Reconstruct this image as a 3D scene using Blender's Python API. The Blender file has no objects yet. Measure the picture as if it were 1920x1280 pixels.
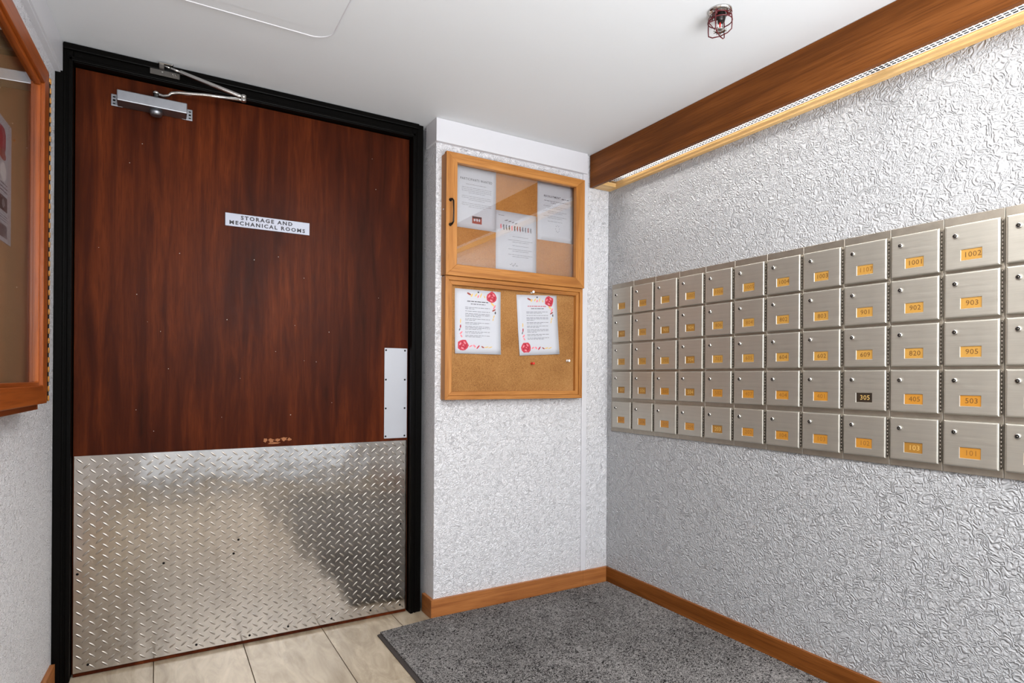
import bpy, bmesh, math, random
from mathutils import Vector, Matrix
random.seed(7)
SC = bpy.context.scene
COL = SC.collection
# ------------------------------------------------------------------ camera, world, lights, exposure
F_PX, PY, ROLL, YAW = 1130.1, 707.7, 0.006776, 0.53235
cam_d = bpy.data.cameras.new('camera'); cam = bpy.data.objects.new('camera', cam_d); COL.objects.link(cam)
fwd = Vector((math.sin(YAW), math.cos(YAW), 0)); rt = Vector((math.cos(YAW), -math.sin(YAW), 0)); up = Vector((0, 0, 1))
r2 = rt*math.cos(ROLL) + up*math.sin(ROLL); u2 = -rt*math.sin(ROLL) + up*math.cos(ROLL)
M = Matrix((r2, u2, -fwd)).transposed().to_4x4(); M.translation = Vector((0.2515, -2.5949, 1.0617))
cam.matrix_world = M
cam_d.sensor_width = 36; cam_d.lens = F_PX/1920*36; cam_d.shift_y = (PY-640)/1920; cam_d.clip_start = 0.02
SC.camera = cam
W = bpy.data.worlds.new('world'); SC.world = W; W.use_nodes = True
bg = W.node_tree.nodes['Background']; bg.inputs[0].default_value = (0.80, 0.88, 1.0, 1); bg.inputs[1].default_value = 2.1
def area(name, loc, rot, sx, sy, power, color):
    d = bpy.data.lights.new(name, 'AREA'); d.shape = 'RECTANGLE'; d.size = sx; d.size_y = sy; d.energy = power; d.color = color
    o = bpy.data.objects.new(name, d); o.location = loc; o.rotation_euler = rot; COL.objects.link(o); return o
# daylight falling through the glass entrance behind the camera; the other three lights are added fill
area('daylight', (1.11, -3.76, 1.70), (math.radians(108), 0, 0), 1.85, 0.7, 50, (0.98, 0.985, 1.0))
gb = area('ceiling_fill_light', (1.11, -3.55, 0.45), (math.radians(150), 0, 0), 1.85, 0.7, 52, (0.98, 0.985, 1.0)); gb.data.spread = math.radians(105)  # added fill aimed upward to brighten the ceiling
area('added_ceiling_light', (1.15, -1.95, 2.13), (0, 0, 0), 0.5, 0.5, 23, (1.0, 0.98, 0.96))  # light of an added ceiling lamp, out of view; the next one too
area('added_ceiling_light', (0.95, -3.15, 2.13), (0, 0, 0), 0.5, 0.5, 23, (1.0, 0.98, 0.96))
vs = SC.view_settings; vs.view_transform = 'Standard'; vs.look = 'None'; vs.gamma = 1; vs.use_curve_mapping = False
vs.exposure = -0.1
SC.cycles.use_denoising = True
SC.cycles.max_bounces = 10; SC.cycles.diffuse_bounces = 5

# ------------------------------------------------------------------ materials
def srgb(r, g, b):
    f = lambda c: (c/255/12.92) if c/255 <= 0.04045 else ((c/255+0.055)/1.055)**2.4
    return (f(r), f(g), f(b), 1)
def mat(name, col, rough=0.5, metal=0.0, spec=0.5):
    m = bpy.data.materials.new(name); m.use_nodes = True
    b = m.node_tree.nodes['Principled BSDF']
    b.inputs['Base Color'].default_value = col; b.inputs['Roughness'].default_value = rough; b.inputs['Metallic'].default_value = metal
    b.inputs['Specular IOR Level'].default_value = spec
    return m
class NT:
    def __init__(s, m): s.t = m.node_tree; s.b = s.t.nodes['Principled BSDF']
    def n(s, ty, **k):
        x = s.t.nodes.new(ty)
        for a, v in k.items():
            if hasattr(x, a) and not (a in x.inputs): setattr(x, a, v)
            else: x.inputs[a].default_value = v
        return x
    def l(s, a, b): s.t.links.new(a, b)
    def coords(s, scale=(1, 1, 1), rot=(0, 0, 0)):
        tc = s.n('ShaderNodeTexCoord'); mp = s.n('ShaderNodeMapping'); mp.inputs['Scale'].default_value = scale; mp.inputs['Rotation'].default_value = rot
        s.l(tc.outputs['Object'], mp.inputs[0]); return mp.outputs[0]
    def noise(s, vec, scale, detail=3, rough=0.5, dist=0.0):
        x = s.n('ShaderNodeTexNoise'); x.inputs['Scale'].default_value = scale; x.inputs['Detail'].default_value = detail
        x.inputs['Roughness'].default_value = rough; x.inputs['Distortion'].default_value = dist; s.l(vec, x.inputs['Vector']); return x.outputs['Fac']
    def math(s, op, a, b=None, c=None):
        x = s.n('ShaderNodeMath', operation=op)
        for i, v in enumerate((a, b, c)):
            if v is None: continue
            if isinstance(v, (int, float)): x.inputs[i].default_value = v
            else: s.l(v, x.inputs[i])
        return x.outputs[0]
    def ramp(s, fac, stops):
        x = s.n('ShaderNodeValToRGB'); cr = x.color_ramp
        while len(cr.elements) < len(stops): cr.elements.new(0.5)
        for e, (p, c) in zip(cr.elements, stops): e.position = p; e.color = c
        s.l(fac, x.inputs[0]); return x.outputs[0]
    def mix(s, fac, a, b, mode='MIX'):
        x = s.n('ShaderNodeMix', data_type='RGBA', blend_type=mode)
        for i, v in ((0, fac), (6, a), (7, b)):
            if isinstance(v, (int, float, tuple)): x.inputs[i].default_value = v
            else: s.l(v, x.inputs[i])
        return x.outputs[2]
    def bump(s, h, strength, dist):
        x = s.n('ShaderNodeBump'); x.inputs['Strength'].default_value = strength; x.inputs['Distance'].default_value = dist
        s.l(h, x.inputs['Height']); s.l(x.outputs[0], s.b.inputs['Normal'])
    def col(s, c): s.l(c, s.b.inputs['Base Color'])
    def rough(s, c): s.l(c, s.b.inputs['Roughness'])

def textured_paint(name, col, rough, scale, strength, dist):
    """painted embossed wall covering: short worm-like ridges"""
    m = mat(name, col, rough); t = NT(m); v = t.coords()
    a = t.noise(v, scale, 1.0, 0.35, 0.9); b = t.noise(v, scale*1.9, 1.0, 0.4, 0.6); e = t.noise(v, scale*0.8, 0.0, 0.4, 0.3); c = t.noise(v, 4, 2)
    s1 = t.math('SINE', t.math('MULTIPLY', a, 30.0)); s2 = t.math('SINE', t.math('MULTIPLY', b, 26.0))
    k = t.math('MULTIPLY_ADD', t.math('SUBTRACT', e, 0.42), 5.0, 0.5); k = t.math('MINIMUM', t.math('MAXIMUM', k, 0.15), 1.0)
    h = t.math('ADD', t.math('MULTIPLY', s1, k), t.math('MULTIPLY', t.math('MULTIPLY', s2, 0.55), t.math('SUBTRACT', 1.2, k)))
    h = t.math('ADD', h, t.math('MULTIPLY', c, 0.5))
    t.bump(h, strength, dist); return m
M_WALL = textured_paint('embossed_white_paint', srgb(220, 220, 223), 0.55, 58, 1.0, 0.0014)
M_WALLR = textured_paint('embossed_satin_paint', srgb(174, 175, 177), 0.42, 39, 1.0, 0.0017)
M_WHITE = mat('white_trim_paint', srgb(208, 208, 212), 0.4)
M_CEIL = mat('ceiling_paint', srgb(216, 219, 221), 0.75)
t = NT(M_CEIL); v = t.coords(); t.bump(t.noise(v, 14, 3), 0.06, 0.01)

def wood(name, dark, mid, light, axis, rough=0.4, scale=1.0, bumpv=0.1, pores=True):
    m = mat(name, mid, rough, 0, 0.35); t = NT(m)
    s = [26*scale]*3; s[axis] = 1.3*scale; s2 = [230*scale]*3; s2[axis] = 7*scale; s3 = [3.0*scale]*3; s3[axis] = 0.9*scale
    g = t.noise(t.coords(s), 1, 5, 0.6, 0.8); p = t.noise(t.coords(s2), 1, 2, 0.6); bl = t.noise(t.coords(s3), 1, 2, 0.5, 0.4)
    f = t.math('ADD', t.math('MULTIPLY', g, 0.65), t.math('MULTIPLY', bl, 0.35))
    c = t.ramp(f, [(0.32, dark), (0.5, mid), (0.68, light)])
    if pores: c = t.mix(t.ramp(p, [(0.36, (0.45, 0.45, 0.45, 1)), (0.50, (0, 0, 0, 1))]), c, dark)
    t.col(c); t.bump(p, bumpv, 0.001)
    return m
M_OAK = [wood('oak_grain_%d' % a, srgb(134, 80, 32), srgb(172, 114, 54), srgb(194, 136, 74), a, 0.42) for a in range(3)]
M_TEAK = [wood('valance_wood_%d' % a, srgb(80, 42, 12), srgb(112, 63, 23), srgb(134, 80, 36), a, 0.4) for a in range(3)]
for m_ in M_TEAK: m_.node_tree.nodes['Principled BSDF'].inputs['Specular IOR Level'].default_value = 0.12
M_BASE = [wood('baseboard_wood_%d' % a, srgb(126, 72, 34), srgb(164, 104, 56), srgb(186, 126, 74), a, 0.4) for a in range(3)]
M_CASE = [wood('case_wood_%d' % a, srgb(96, 42, 10), srgb(136, 66, 20), srgb(158, 84, 34), a, 0.32) for a in range(3)]
# mahogany door veneer
M_DOOR = mat('mahogany_veneer', srgb(90, 40, 22), 0.3, 0, 0.05); t = NT(M_DOOR)
g = t.noise(t.coords((24, 24, 2.0)), 1, 6, 0.62, 0.5); bl = t.noise(t.coords((3.2, 3, 0.9)), 1, 3, 0.5, 0.3); p = t.noise(t.coords((260, 200, 12)), 1, 2, 0.6)
f = t.math('ADD', t.math('MULTIPLY', g, 0.5), t.math('MULTIPLY', bl, 0.5))
c = t.ramp(f, [(0.32, srgb(36, 13, 5)), (0.47, srgb(62, 24, 9)), (0.60, srgb(88, 38, 15)), (0.72, srgb(116, 56, 26))])
c = t.mix(t.ramp(p, [(0.36, (0.35, 0.35, 0.35, 1)), (0.50, (0, 0, 0, 1))]), c, srgb(46, 18, 10))
t.col(c); t.bump(p, 0.08, 0.001)
sc_ = t.noise(t.coords((30, 30, 30)), 1, 4, 0.6); t.rough(t.math('ADD', 0.26, t.math('MULTIPLY', sc_, 0.2)))
M_BLACK = mat('black_gloss_enamel', srgb(8, 7, 6), 0.35, 0, 0.05); t = NT(M_BLACK); t.bump(t.noise(t.coords(), 40, 3), 0.12, 0.004)
# brushed stainless
def brushed(name, col, r0, r1, sc, bumpv=0.05):
    m = mat(name, col, 0.35, 1.0); t = NT(m)
    a = t.noise(t.coords(sc), 1, 4, 0.65); b = t.noise(t.coords((7, 7, 7)), 1, 3, 0.5, 1.0)
    t.rough(t.math('ADD', r0, t.math('MULTIPLY', t.math('ADD', t.math('MULTIPLY', a, 0.6), t.math('MULTIPLY', b, 0.4)), r1-r0)))
    t.col(t.mix(t.math('ADD', t.math('MULTIPLY', a, 0.7), t.math('MULTIPLY', b, 0.5)), tuple(x*0.72 for x in col[:3])+(1,), tuple(min(1, x*1.2) for x in col[:3])+(1,)))
    t.bump(a, bumpv, 0.0006); return m
M_STEEL = brushed('brushed_steel_door', srgb(192, 188, 178), 0.40, 0.62, (5, 5, 190), 0.12)
M_STEELF = brushed('brushed_steel_frame', srgb(168, 160, 148), 0.40, 0.58, (40, 40, 40), 0.03)
M_DIAMOND = mat('diamond_plate_metal', srgb(196, 188, 178), 0.16, 1.0); t = NT(M_DIAMOND)
a = t.noise(t.coords((9, 9, 9)), 1, 2, 0.5); b = t.noise(t.coords((30, 30, 8)), 1, 3, 0.6)
t.bump(a, 0.16, 0.012); t.rough(t.math('ADD', 0.08, t.math('MULTIPLY', b, 0.12)))
t.col(t.mix(b, srgb(172, 165, 156), srgb(196, 190, 183)))
M_LUG = mat('dull_lug_metal', srgb(170, 163, 154), 0.36, 1.0)  # rougher and slightly darker than the plate, to cut glints
M_PUSH = mat('satin_push_plate', srgb(174, 176, 182), 0.5, 0.25, 0.3)
M_ALU = brushed('silver_paint_metal', srgb(150, 152, 157), 0.36, 0.5, (30, 30, 30), 0.02)
M_CHROME = mat('chrome', srgb(205, 203, 200), 0.16, 1.0)
M_DARK = mat('dark_hole', srgb(16, 14, 13), 0.6, 0, 0.1)
M_BRASS = mat('brass', srgb(200, 140, 66), 0.4, 0.4)
M_BRONZE = mat('oil_rubbed_bronze', srgb(28, 22, 20), 0.35, 0.4)
def cork(name, dark, mid, light):
    m = mat(name, mid, 0.85, 0, 0.2); t = NT(m); v = t.coords()
    a = t.noise(v, 420, 4, 0.7); b = t.noise(v, 5, 3, 0.5); c = t.ramp(t.math('ADD', t.math('MULTIPLY', a, 0.75), t.math('MULTIPLY', b, 0.25)), [(0.36, dark), (0.5, mid), (0.62, light)])
    t.col(c); t.bump(a, 0.3, 0.002); return m
M_CORK = cork('cork', srgb(112, 74, 38), srgb(156, 110, 62), srgb(178, 134, 84))
M_CORK2 = cork('cork_in_case', srgb(138, 88, 40), srgb(172, 116, 58), srgb(190, 134, 74))
M_CORK3 = mat('tan_burlap_board', srgb(176, 140, 96), 0.85); t = NT(M_CORK3); a = t.noise(t.coords(), 220, 3); t.bump(a, 0.2, 0.001)
t.col(t.mix(a, srgb(160, 124, 82), srgb(190, 154, 110)))
M_PAPER = mat('paper', srgb(192, 194, 201), 0.65)
M_INK = mat('grey_ink', srgb(96, 96, 102), 0.7)
M_INK2 = mat('pale_ink', srgb(128, 128, 132), 0.7)
M_INKD = mat('dark_ink', srgb(54, 52, 54), 0.7)
M_ROSE = mat('rose_red_print', srgb(184, 54, 70), 0.7); M_ROSE2 = mat('rose_dark_print', srgb(160, 24, 50), 0.7); M_ROSE3 = mat('rose_pink_print', srgb(232, 130, 140), 0.7)
M_LEAF = mat('ochre_print', srgb(214, 180, 110), 0.7); M_LEAF2 = mat('brown_print', srgb(150, 70, 60), 0.7)
M_CARD = [mat('brass_card', srgb(176, 132, 60), 0.4), mat('amber_card', srgb(178, 122, 40), 0.4), mat('dull_brass_card', srgb(150, 106, 38), 0.42), mat('black_card', srgb(44, 34, 24), 0.4)]
M_ENGR = mat('engraved_digits', srgb(132, 86, 30), 0.5); M_ENGRD = mat('engraved_dark_digits', srgb(96, 62, 24), 0.5); M_ENGRL = mat('engraved_light_digits', srgb(206, 168, 96), 0.5)
M_SIGN = mat('sign_aluminium', srgb(158, 161, 172), 0.45, 0.3, 0.3)
M_REDWIRE = mat('red_enamel_wire', srgb(84, 12, 20), 0.35)
M_RED = mat('red_plastic', srgb(200, 40, 30), 0.4); M_WPLAS = mat('white_plastic', srgb(240, 240, 240), 0.35)
M_RUBBER = mat('mat_rubber', srgb(52, 46, 44), 0.7)
M_GROUT = mat('grout', srgb(120, 108, 94), 0.9)
M_LOUVER = mat('darkened_louver_vane', srgb(24, 25, 27), 0.7, 0, 0.1)  # shade put into the vane colour: near black against the tube's light
M_LIP = mat('lit_louver_edge', srgb(236, 237, 240), 0.45)  # pale colour stands in for brightly lit lower edges of the louver
M_PINE = [wood('golden_rail_wood_%d' % a, srgb(196, 152, 92), srgb(222, 182, 122), srgb(236, 204, 150), a, 0.42) for a in range(3)]
# mat pile
M_PILE = mat('looped_grey_carpet', srgb(96, 94, 94), 0.95, 0, 0.1); t = NT(M_PILE); v = t.coords()
a = t.noise(v, 62, 2, 0.5, 2.4); b = t.noise(v, 330, 3, 0.6); d = t.noise(v, 2.2, 3)
r = t.math('ABSOLUTE', t.math('SUBTRACT', a, 0.5)); f = t.math('ADD', t.math('MULTIPLY', r, -3.4), t.math('ADD', t.math('MULTIPLY', b, 0.8), t.math('MULTIPLY', d, 0.35)))
t.col(t.ramp(f, [(0.02, srgb(28, 27, 27)), (0.30, srgb(70, 68, 68)), (0.52, srgb(150, 147, 145))])); t.bump(f, 0.7, 0.004)
# porcelain tile, travertine-like
def tile_mat():
    m = mat('travertine_tile', srgb(196, 182, 162), 0.3); t = NT(m); 
    oi = t.n('ShaderNodeObjectInfo'); tc = t.n('ShaderNodeTexCoord'); mp = t.n('ShaderNodeMapping'); mp.inputs['Scale'].default_value = (7, 1.6, 1)
    add = t.n('ShaderNodeVectorMath', operation='ADD'); cmb = t.n('ShaderNodeCombineXYZ'); sc = t.math('MULTIPLY', oi.outputs['Random'], 37.0)
    t.l(sc, cmb.inputs[0]); t.l(sc, cmb.inputs[1]); t.l(tc.outputs['Object'], add.inputs[0]); t.l(cmb.outputs[0], add.inputs[1]); t.l(add.outputs[0], mp.inputs[0])
    a = t.noise(mp.outputs[0], 2.0, 6, 0.65, 1.4); c = t.ramp(a, [(0.3, srgb(128, 112, 90)), (0.48, srgb(156, 141, 119)), (0.66, srgb(180, 166, 145))])
    br = t.math('ADD', 0.93, t.math('MULTIPLY', oi.outputs['Random'], 0.1)); 
    hs = t.n('ShaderNodeHueSaturation'); t.l(c, hs.inputs['Color']); t.l(br, hs.inputs['Value']); t.col(hs.outputs[0]); return m
M_TILE = tile_mat()
# clear glass for panes: thin reflective sheet that lets light through
def pane_glass(name):
    m = bpy.data.materials.new(name); m.use_nodes = True; nt = m.node_tree; nt.nodes.clear()
    o = nt.nodes.new('ShaderNodeOutputMaterial'); mx = nt.nodes.new('ShaderNodeMixShader'); tr = nt.nodes.new('ShaderNodeBsdfTransparent'); gl = nt.nodes.new('ShaderNodeBsdfGlossy')
    lwt = nt.nodes.new('ShaderNodeLayerWeight'); lwt.inputs[0].default_value = 0.5; gl.inputs['Roughness'].default_value = 0.0; tr.inputs[0].default_value = (1, 1, 1, 1)
    pw = nt.nodes.new('ShaderNodeMath'); pw.operation = 'POWER'; pw.inputs[1].default_value = 4.0; ma = nt.nodes.new('ShaderNodeMath'); ma.operation = 'MULTIPLY_ADD'; ma.inputs[1].default_value = 0.9; ma.inputs[2].default_value = 0.125
    nt.links.new(lwt.outputs['Facing'], pw.inputs[0]); nt.links.new(pw.outputs[0], ma.inputs[0])
    nt.links.new(ma.outputs[0], mx.inputs[0]); nt.links.new(tr.outputs[0], mx.inputs[1]); nt.links.new(gl.outputs[0], mx.inputs[2]); nt.links.new(mx.outputs[0], o.inputs[0])
    return m
M_GLASS = pane_glass('clear_glass')
def emis(name, col, s):
    m = mat(name, col, 0.5); b = m.node_tree.nodes['Principled BSDF']; b.inputs['Emission Color'].default_value = col; b.inputs['Emission Strength'].default_value = s; return m
M_TUBE = emis('fluorescent_tube', (1.0, 0.97, 0.93, 1), 12)
M_LAMP = emis('lamp_diffuser', (1.0, 0.96, 0.9, 1), 2.0)

# ------------------------------------------------------------------ mesh helpers
class MB:
    """collects shapes in world coordinates (or the local ones of a rotated thing) into ONE mesh"""
    def __init__(s): s.bm = bmesh.new(); s.mats = []
    def mi(s, m):
        if m not in s.mats: s.mats.append(m)
        return s.mats.index(m)
    def box(s, x0, x1, y0, y1, z0, z1, m, bev=0.0, seg=2):
        if x1 < x0: x0, x1 = x1, x0
        if y1 < y0: y0, y1 = y1, y0
        if z1 < z0: z0, z1 = z1, z0
        r = bmesh.ops.create_cube(s.bm, size=1.0); vs_ = r['verts']
        for v in vs_: v.co = Vector((x0+(v.co.x+.5)*(x1-x0), y0+(v.co.y+.5)*(y1-y0), z0+(v.co.z+.5)*(z1-z0)))
        fs = set(f for v in vs_ for f in v.link_faces)
        i = s.mi(m)
        for f in fs: f.material_index = i
        if bev > 0:
            es = list(set(e for v in vs_ for e in v.link_edges))
            rr = bmesh.ops.bevel(s.bm, geom=es, offset=bev, segments=seg, affect='EDGES', profile=0.5)
            for f in rr['faces']: f.material_index = i
        return s
    def prism(s, pts, h0, h1, m, axis='y'):
        """polygon in the plane across `axis`, pushed from h0 to h1"""
        def P(a, b, h): return {'y': (a, h, b), 'x': (h, a, b), 'z': (a, b, h)}[axis]
        v0 = [s.bm.verts.new(P(a, b, h0)) for a, b in pts]; v1 = [s.bm.verts.new(P(a, b, h1)) for a, b in pts]
        i = s.mi(m); n = len(pts); fs = []
        fs.append(s.bm.faces.new(v0[::-1])); fs.append(s.bm.faces.new(v1))
        for k in range(n): fs.append(s.bm.faces.new((v0[k], v0[(k+1) % n], v1[(k+1) % n], v1[k])))
        for f in fs: f.material_index = i
        bmesh.ops.recalc_face_normals(s.bm, faces=fs)
        return s
    def cyl(s, p, q, r0, m, r1=None, seg=16, smooth=True):
        p = Vector(p); q = Vector(q); d = q-p; r1 = r0 if r1 is None else r1
        r = bmesh.ops.create_cone(s.bm, cap_ends=True, segments=seg, radius1=r0, radius2=r1, depth=d.length)
        Mx = Matrix.Translation((p+q)/2) @ d.to_track_quat('Z', 'Y').to_matrix().to_4x4()
        bmesh.ops.transform(s.bm, matrix=Mx, verts=r['verts']); i = s.mi(m)
        for f in set(f for v in r['verts'] for f in v.link_faces):
            f.material_index = i; f.smooth = smooth and len(f.verts) == 4
        return s
    def tube(s, pts, r, m, seg=8, closed=False):
        pts = [Vector(p) for p in pts]; n = len(pts); rings = []; i = s.mi(m); ref = None
        for k in range(n):
            a = pts[(k-1) % n] if (closed or k > 0) else pts[k]; b = pts[(k+1) % n] if (closed or k < n-1) else pts[k]
            d = (b-a).normalized()
            if ref is None: ref = d.orthogonal().normalized()
            ref = (ref - d*ref.dot(d)).normalized(); o = d.cross(ref)
            rk = r[k] if isinstance(r, (list, tuple)) else r
            rings.append([s.bm.verts.new(pts[k]+ref*math.cos(2*math.pi*j/seg)*rk+o*math.sin(2*math.pi*j/seg)*rk) for j in range(seg)])
        for k in range(n if closed else n-1):
            A = rings[k]; B = rings[(k+1) % n]
            for j in range(seg):
                f = s.bm.faces.new((A[j], A[(j+1) % seg], B[(j+1) % seg], B[j])); f.material_index = i; f.smooth = True
        if not closed:
            for R in (rings[0][::-1], rings[-1]): f = s.bm.faces.new(R); f.material_index = i
        return s
    def lathe(s, c, prof, m, seg=24, axis='z'):
        """prof: (radius, height) pairs around an axis through c"""
        c = Vector(c); i = s.mi(m); rings = []
        for r, h in prof:
            ring = []
            for j in range(seg):
                a = 2*math.pi*j/seg; u, w = math.cos(a)*r, math.sin(a)*r
                ring.append(s.bm.verts.new(c+Vector({'z': (u, w, h), 'x': (h, u, w), 'y': (u, h, w)}[axis])))
            rings.append(ring)
        fs = []
        for A, B in zip(rings, rings[1:]):
            for j in range(seg):
                f = s.bm.faces.new((A[j], A[(j+1) % seg], B[(j+1) % seg], B[j])); f.smooth = True; fs.append(f)
        fs.append(s.bm.faces.new(rings[0])); fs.append(s.bm.faces.new(rings[-1]))
        for f in fs: f.material_index = i
        bmesh.ops.recalc_face_normals(s.bm, faces=fs); return s
    def quad(s, pts, m):
        f = s.bm.faces.new([s.bm.verts.new(p) for p in pts]); f.material_index = s.mi(m); return s
    def add_mesh(s, me, mtx, m):
        i = s.mi(m); n0 = len(s.bm.faces); s.bm.verts.ensure_lookup_table(); nv = len(s.bm.verts)
        s.bm.from_mesh(me); s.bm.verts.ensure_lookup_table(); s.bm.faces.ensure_lookup_table()
        bmesh.ops.transform(s.bm, matrix=mtx, verts=s.bm.verts[nv:])
        for f in s.bm.faces[n0:]: f.material_index = i
        return s
    def build(s, name, parent=None, label=None, smooth=None, **tags):
        me = bpy.data.meshes.new(name)
        if parent is not None and parent.get('_world', 1) and not (parent.parent is not None and not parent.parent.get('_world', 1)):
            bmesh.ops.translate(s.bm, vec=-world_loc(parent), verts=s.bm.verts)
        s.bm.to_mesh(me); s.bm.free()
        for m in s.mats: me.materials.append(m)
        if smooth: 
            for p in me.polygons: p.use_smooth = True
        o = bpy.data.objects.new(name, me); COL.objects.link(o)
        if parent is not None: o.parent = parent
        if label: o['label'] = label
        for k, v in tags.items(): o[k] = v
        return o
def world_loc(o):
    v = Vector((0, 0, 0))
    while o is not None: v += o.location; o = o.parent
    return v
def thing(name, label=None, cat=None, loc=(0, 0, 0), group=None, kind=None, rotz=0.0):
    o = bpy.data.objects.new(name, None); COL.objects.link(o); o.location = loc; o.rotation_euler = (0, 0, rotz); o.empty_display_size = 0.05
    if label: o['label'] = label
    if cat: o['category'] = cat
    if group: o['group'] = group
    if kind: o['kind'] = kind
    if rotz: o['_world'] = 0
    return o
def tag(o, label, cat, group=None):
    o['label'] = label; o['category'] = cat
    if group: o['group'] = group
    return o
TEXT_CACHE = {}
def text_mesh(txt, size, spacing=1.0, bold=0.0):
    k = (txt, size, spacing, bold)
    if k in TEXT_CACHE: return TEXT_CACHE[k]
    cu = bpy.data.curves.new('text', 'FONT'); cu.body = txt; cu.size = size; cu.align_x = 'CENTER'; cu.align_y = 'CENTER'; cu.space_character = spacing; cu.offset = bold; cu.resolution_u = 2
    o = bpy.data.objects.new('text', cu); COL.objects.link(o); dg = bpy.context.evaluated_depsgraph_get(); dg.update()
    me = bpy.data.meshes.new_from_object(o.evaluated_get(dg)); bpy.data.objects.remove(o); TEXT_CACHE[k] = me; return me
# text lying on a wall that faces -y (upright, read from the room), at (x, y, z)
def T_back(x, y, z, sx=1.0, rot=0.0): return Matrix.Translation((x, y, z)) @ Matrix.Rotation(math.radians(90), 4, 'X') @ Matrix.Rotation(rot, 4, 'Z') @ Matrix.Diagonal((sx, 1, 1, 1))
# text on the right wall (faces -x): reading direction runs towards -y
def T_right(x, y, z, sx=1.0): return Matrix.Translation((x, y, z)) @ Matrix.Rotation(math.radians(-90), 4, 'Z') @ Matrix.Rotation(math.radians(90), 4, 'X') @ Matrix.Diagonal((sx, 1, 1, 1))

H = 2.20            # ceiling
XR = 2.285          # right wall face
YB = -0.13          # face of the back wall beside the door
YE = -3.8           # far end of the vestibule, behind the camera
LX, LY, TH = -0.054, -0.03, 0.055     # left wall: start at the door frame and skew
def LWX(y): return LX - (LY - y)*TH
# ------------------------------------------------------------------ structure
fl = thing('floor', kind='structure')
MB().box(-0.5, 2.5, YE-0.1, 0.12, -0.06, -0.006, M_GROUT).build('screed', fl)
xs = [-0.363, -0.058, 0.247, 0.552, 0.857, 1.162, 1.467, 1.772, 2.077, 2.382]
ys = [0.04, -0.57, -1.18, -1.79, -2.40, -3.01, -3.62, -3.9]
tile0 = None
for i in range(len(xs)-1):
    for j in range(len(ys)-1):
        a, b = xs[i]+0.0013, xs[i+1]-0.0013; c_, d_ = ys[j+1]+0.0013, ys[j]-0.0013
        a = max(a, -0.3); b = min(b, XR+0.01); c_ = max(c_, YE)
        if b < LWX(c_)-0.02: continue
        MB().box(a, b, c_, d_, -0.006, 0.0+random.uniform(-0.0002, 0), M_TILE, 0.0006, 1).build('tile', fl)
MB().box(-0.5, 2.5, YE-0.1, 0.15, H, H+0.08, M_CEIL).build('ceiling', kind='structure')
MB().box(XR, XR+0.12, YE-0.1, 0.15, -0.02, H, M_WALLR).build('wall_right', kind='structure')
w = MB(); w.box(1.308, XR, YB, 0.15, -0.02, H, M_WALL, 0.003, 2); w.build('wall_back', kind='structure')
w = MB(); w.prism([(LX, LY), (LWX(YE), YE), (LWX(YE)-0.12, YE), (LX-0.12, LY)], -0.02, H, M_WALL, 'z'); w.build('wall_left', kind='structure')
w = MB(); w.box(-0.3, 2.4, 0.11, 0.2, -0.02, H, M_WHITE); w.build('wall_behind_door', kind='structure')
# entrance wall behind the camera: glazed doors
w = MB(); w.box(-0.5, 0.10, YE-0.1, YE, -0.02, H, M_WALL); w.box(2.12, 2.4, YE-0.1, YE, -0.02, H, M_WALL); w.box(0.10, 2.12, YE-0.1, YE, 2.08, H, M_WALL); w.build('wall_front', kind='structure')
wn = thing('window_1', kind='structure', loc=(1.1, YE, 0))
for a, b in ((0.10, 0.15), (0.55, 0.62), (1.30, 1.36), (2.07, 2.12)): MB().box(a, b, YE-0.07, YE-0.02, 0.0, 2.08, M_BRONZE, 0.002).build('mullion', wn)
MB().box(0.15, 2.07, YE-0.07, YE-0.02, 0.0, 0.10, M_BRONZE, 0.002).build('sill', wn); MB().box(0.15, 2.07, YE-0.07, YE-0.02, 2.03, 2.08, M_BRONZE, 0.002).build('head', wn)
for a, b in ((0.15, 0.55), (0.62, 1.30), (1.36, 2.07)): MB().box(a, b, YE-0.048, YE-0.042, 0.10, 2.03, M_GLASS).build('pane', wn)
# ceiling lamps added out of view to light the room
for lx_, ly_, lab in ((1.15, -1.95, 'added square flush ceiling lamp just above the viewpoint'), (0.95, -3.15, 'added square flush ceiling lamp nearest the glass entrance')):
    cl = thing('added_ceiling_lamp', lab, 'lamp', (lx_, ly_, H), 'added ceiling lamps')
    MB().box(lx_-0.29, lx_+0.29, ly_-0.29, ly_+0.29, H-0.05, H-0.001, M_WHITE, 0.006).build('housing', cl)
    MB().box(lx_-0.26, lx_+0.26, ly_-0.26, ly_+0.26, H-0.058, H-0.049, M_LAMP, 0.003).build('diffuser', cl, 'glowing white diffuser')

# white mouldings
w = MB(); w.prism([(1.300, -0.032), (1.300, -0.150), (2.130, -0.150), (2.130, -0.127), (1.3085, -0.127), (1.3085, -0.032)], 2.098, H-0.001, M_WHITE, 'z'); w.build('trim_1', kind='structure', label='white flat moulding under the ceiling, wrapped round the wall end')
w = MB()
for a, b, c_, d_ in ((0.0, 0.022, 2.100, H-0.001), (0.0, 0.016, 2.094, 2.100)):
    w.prism([(LWX(-0.036)+a, -0.036), (LWX(-3.78)+a, -3.78), (LWX(-3.78)+b, -3.78), (LWX(-0.036)+b, -0.036)], c_, d_, M_WHITE, 'z')
w.build('trim_2', kind='structure', label='white flat moulding under the ceiling on the left wall')
w = MB(); w.box(2.112, 2.142, -0.138, YB, 0.082, H-0.002, M_WHITE, 0.002); w.build('trim_3', kind='structure', label='white vertical cover strip beside the notice board')
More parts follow.
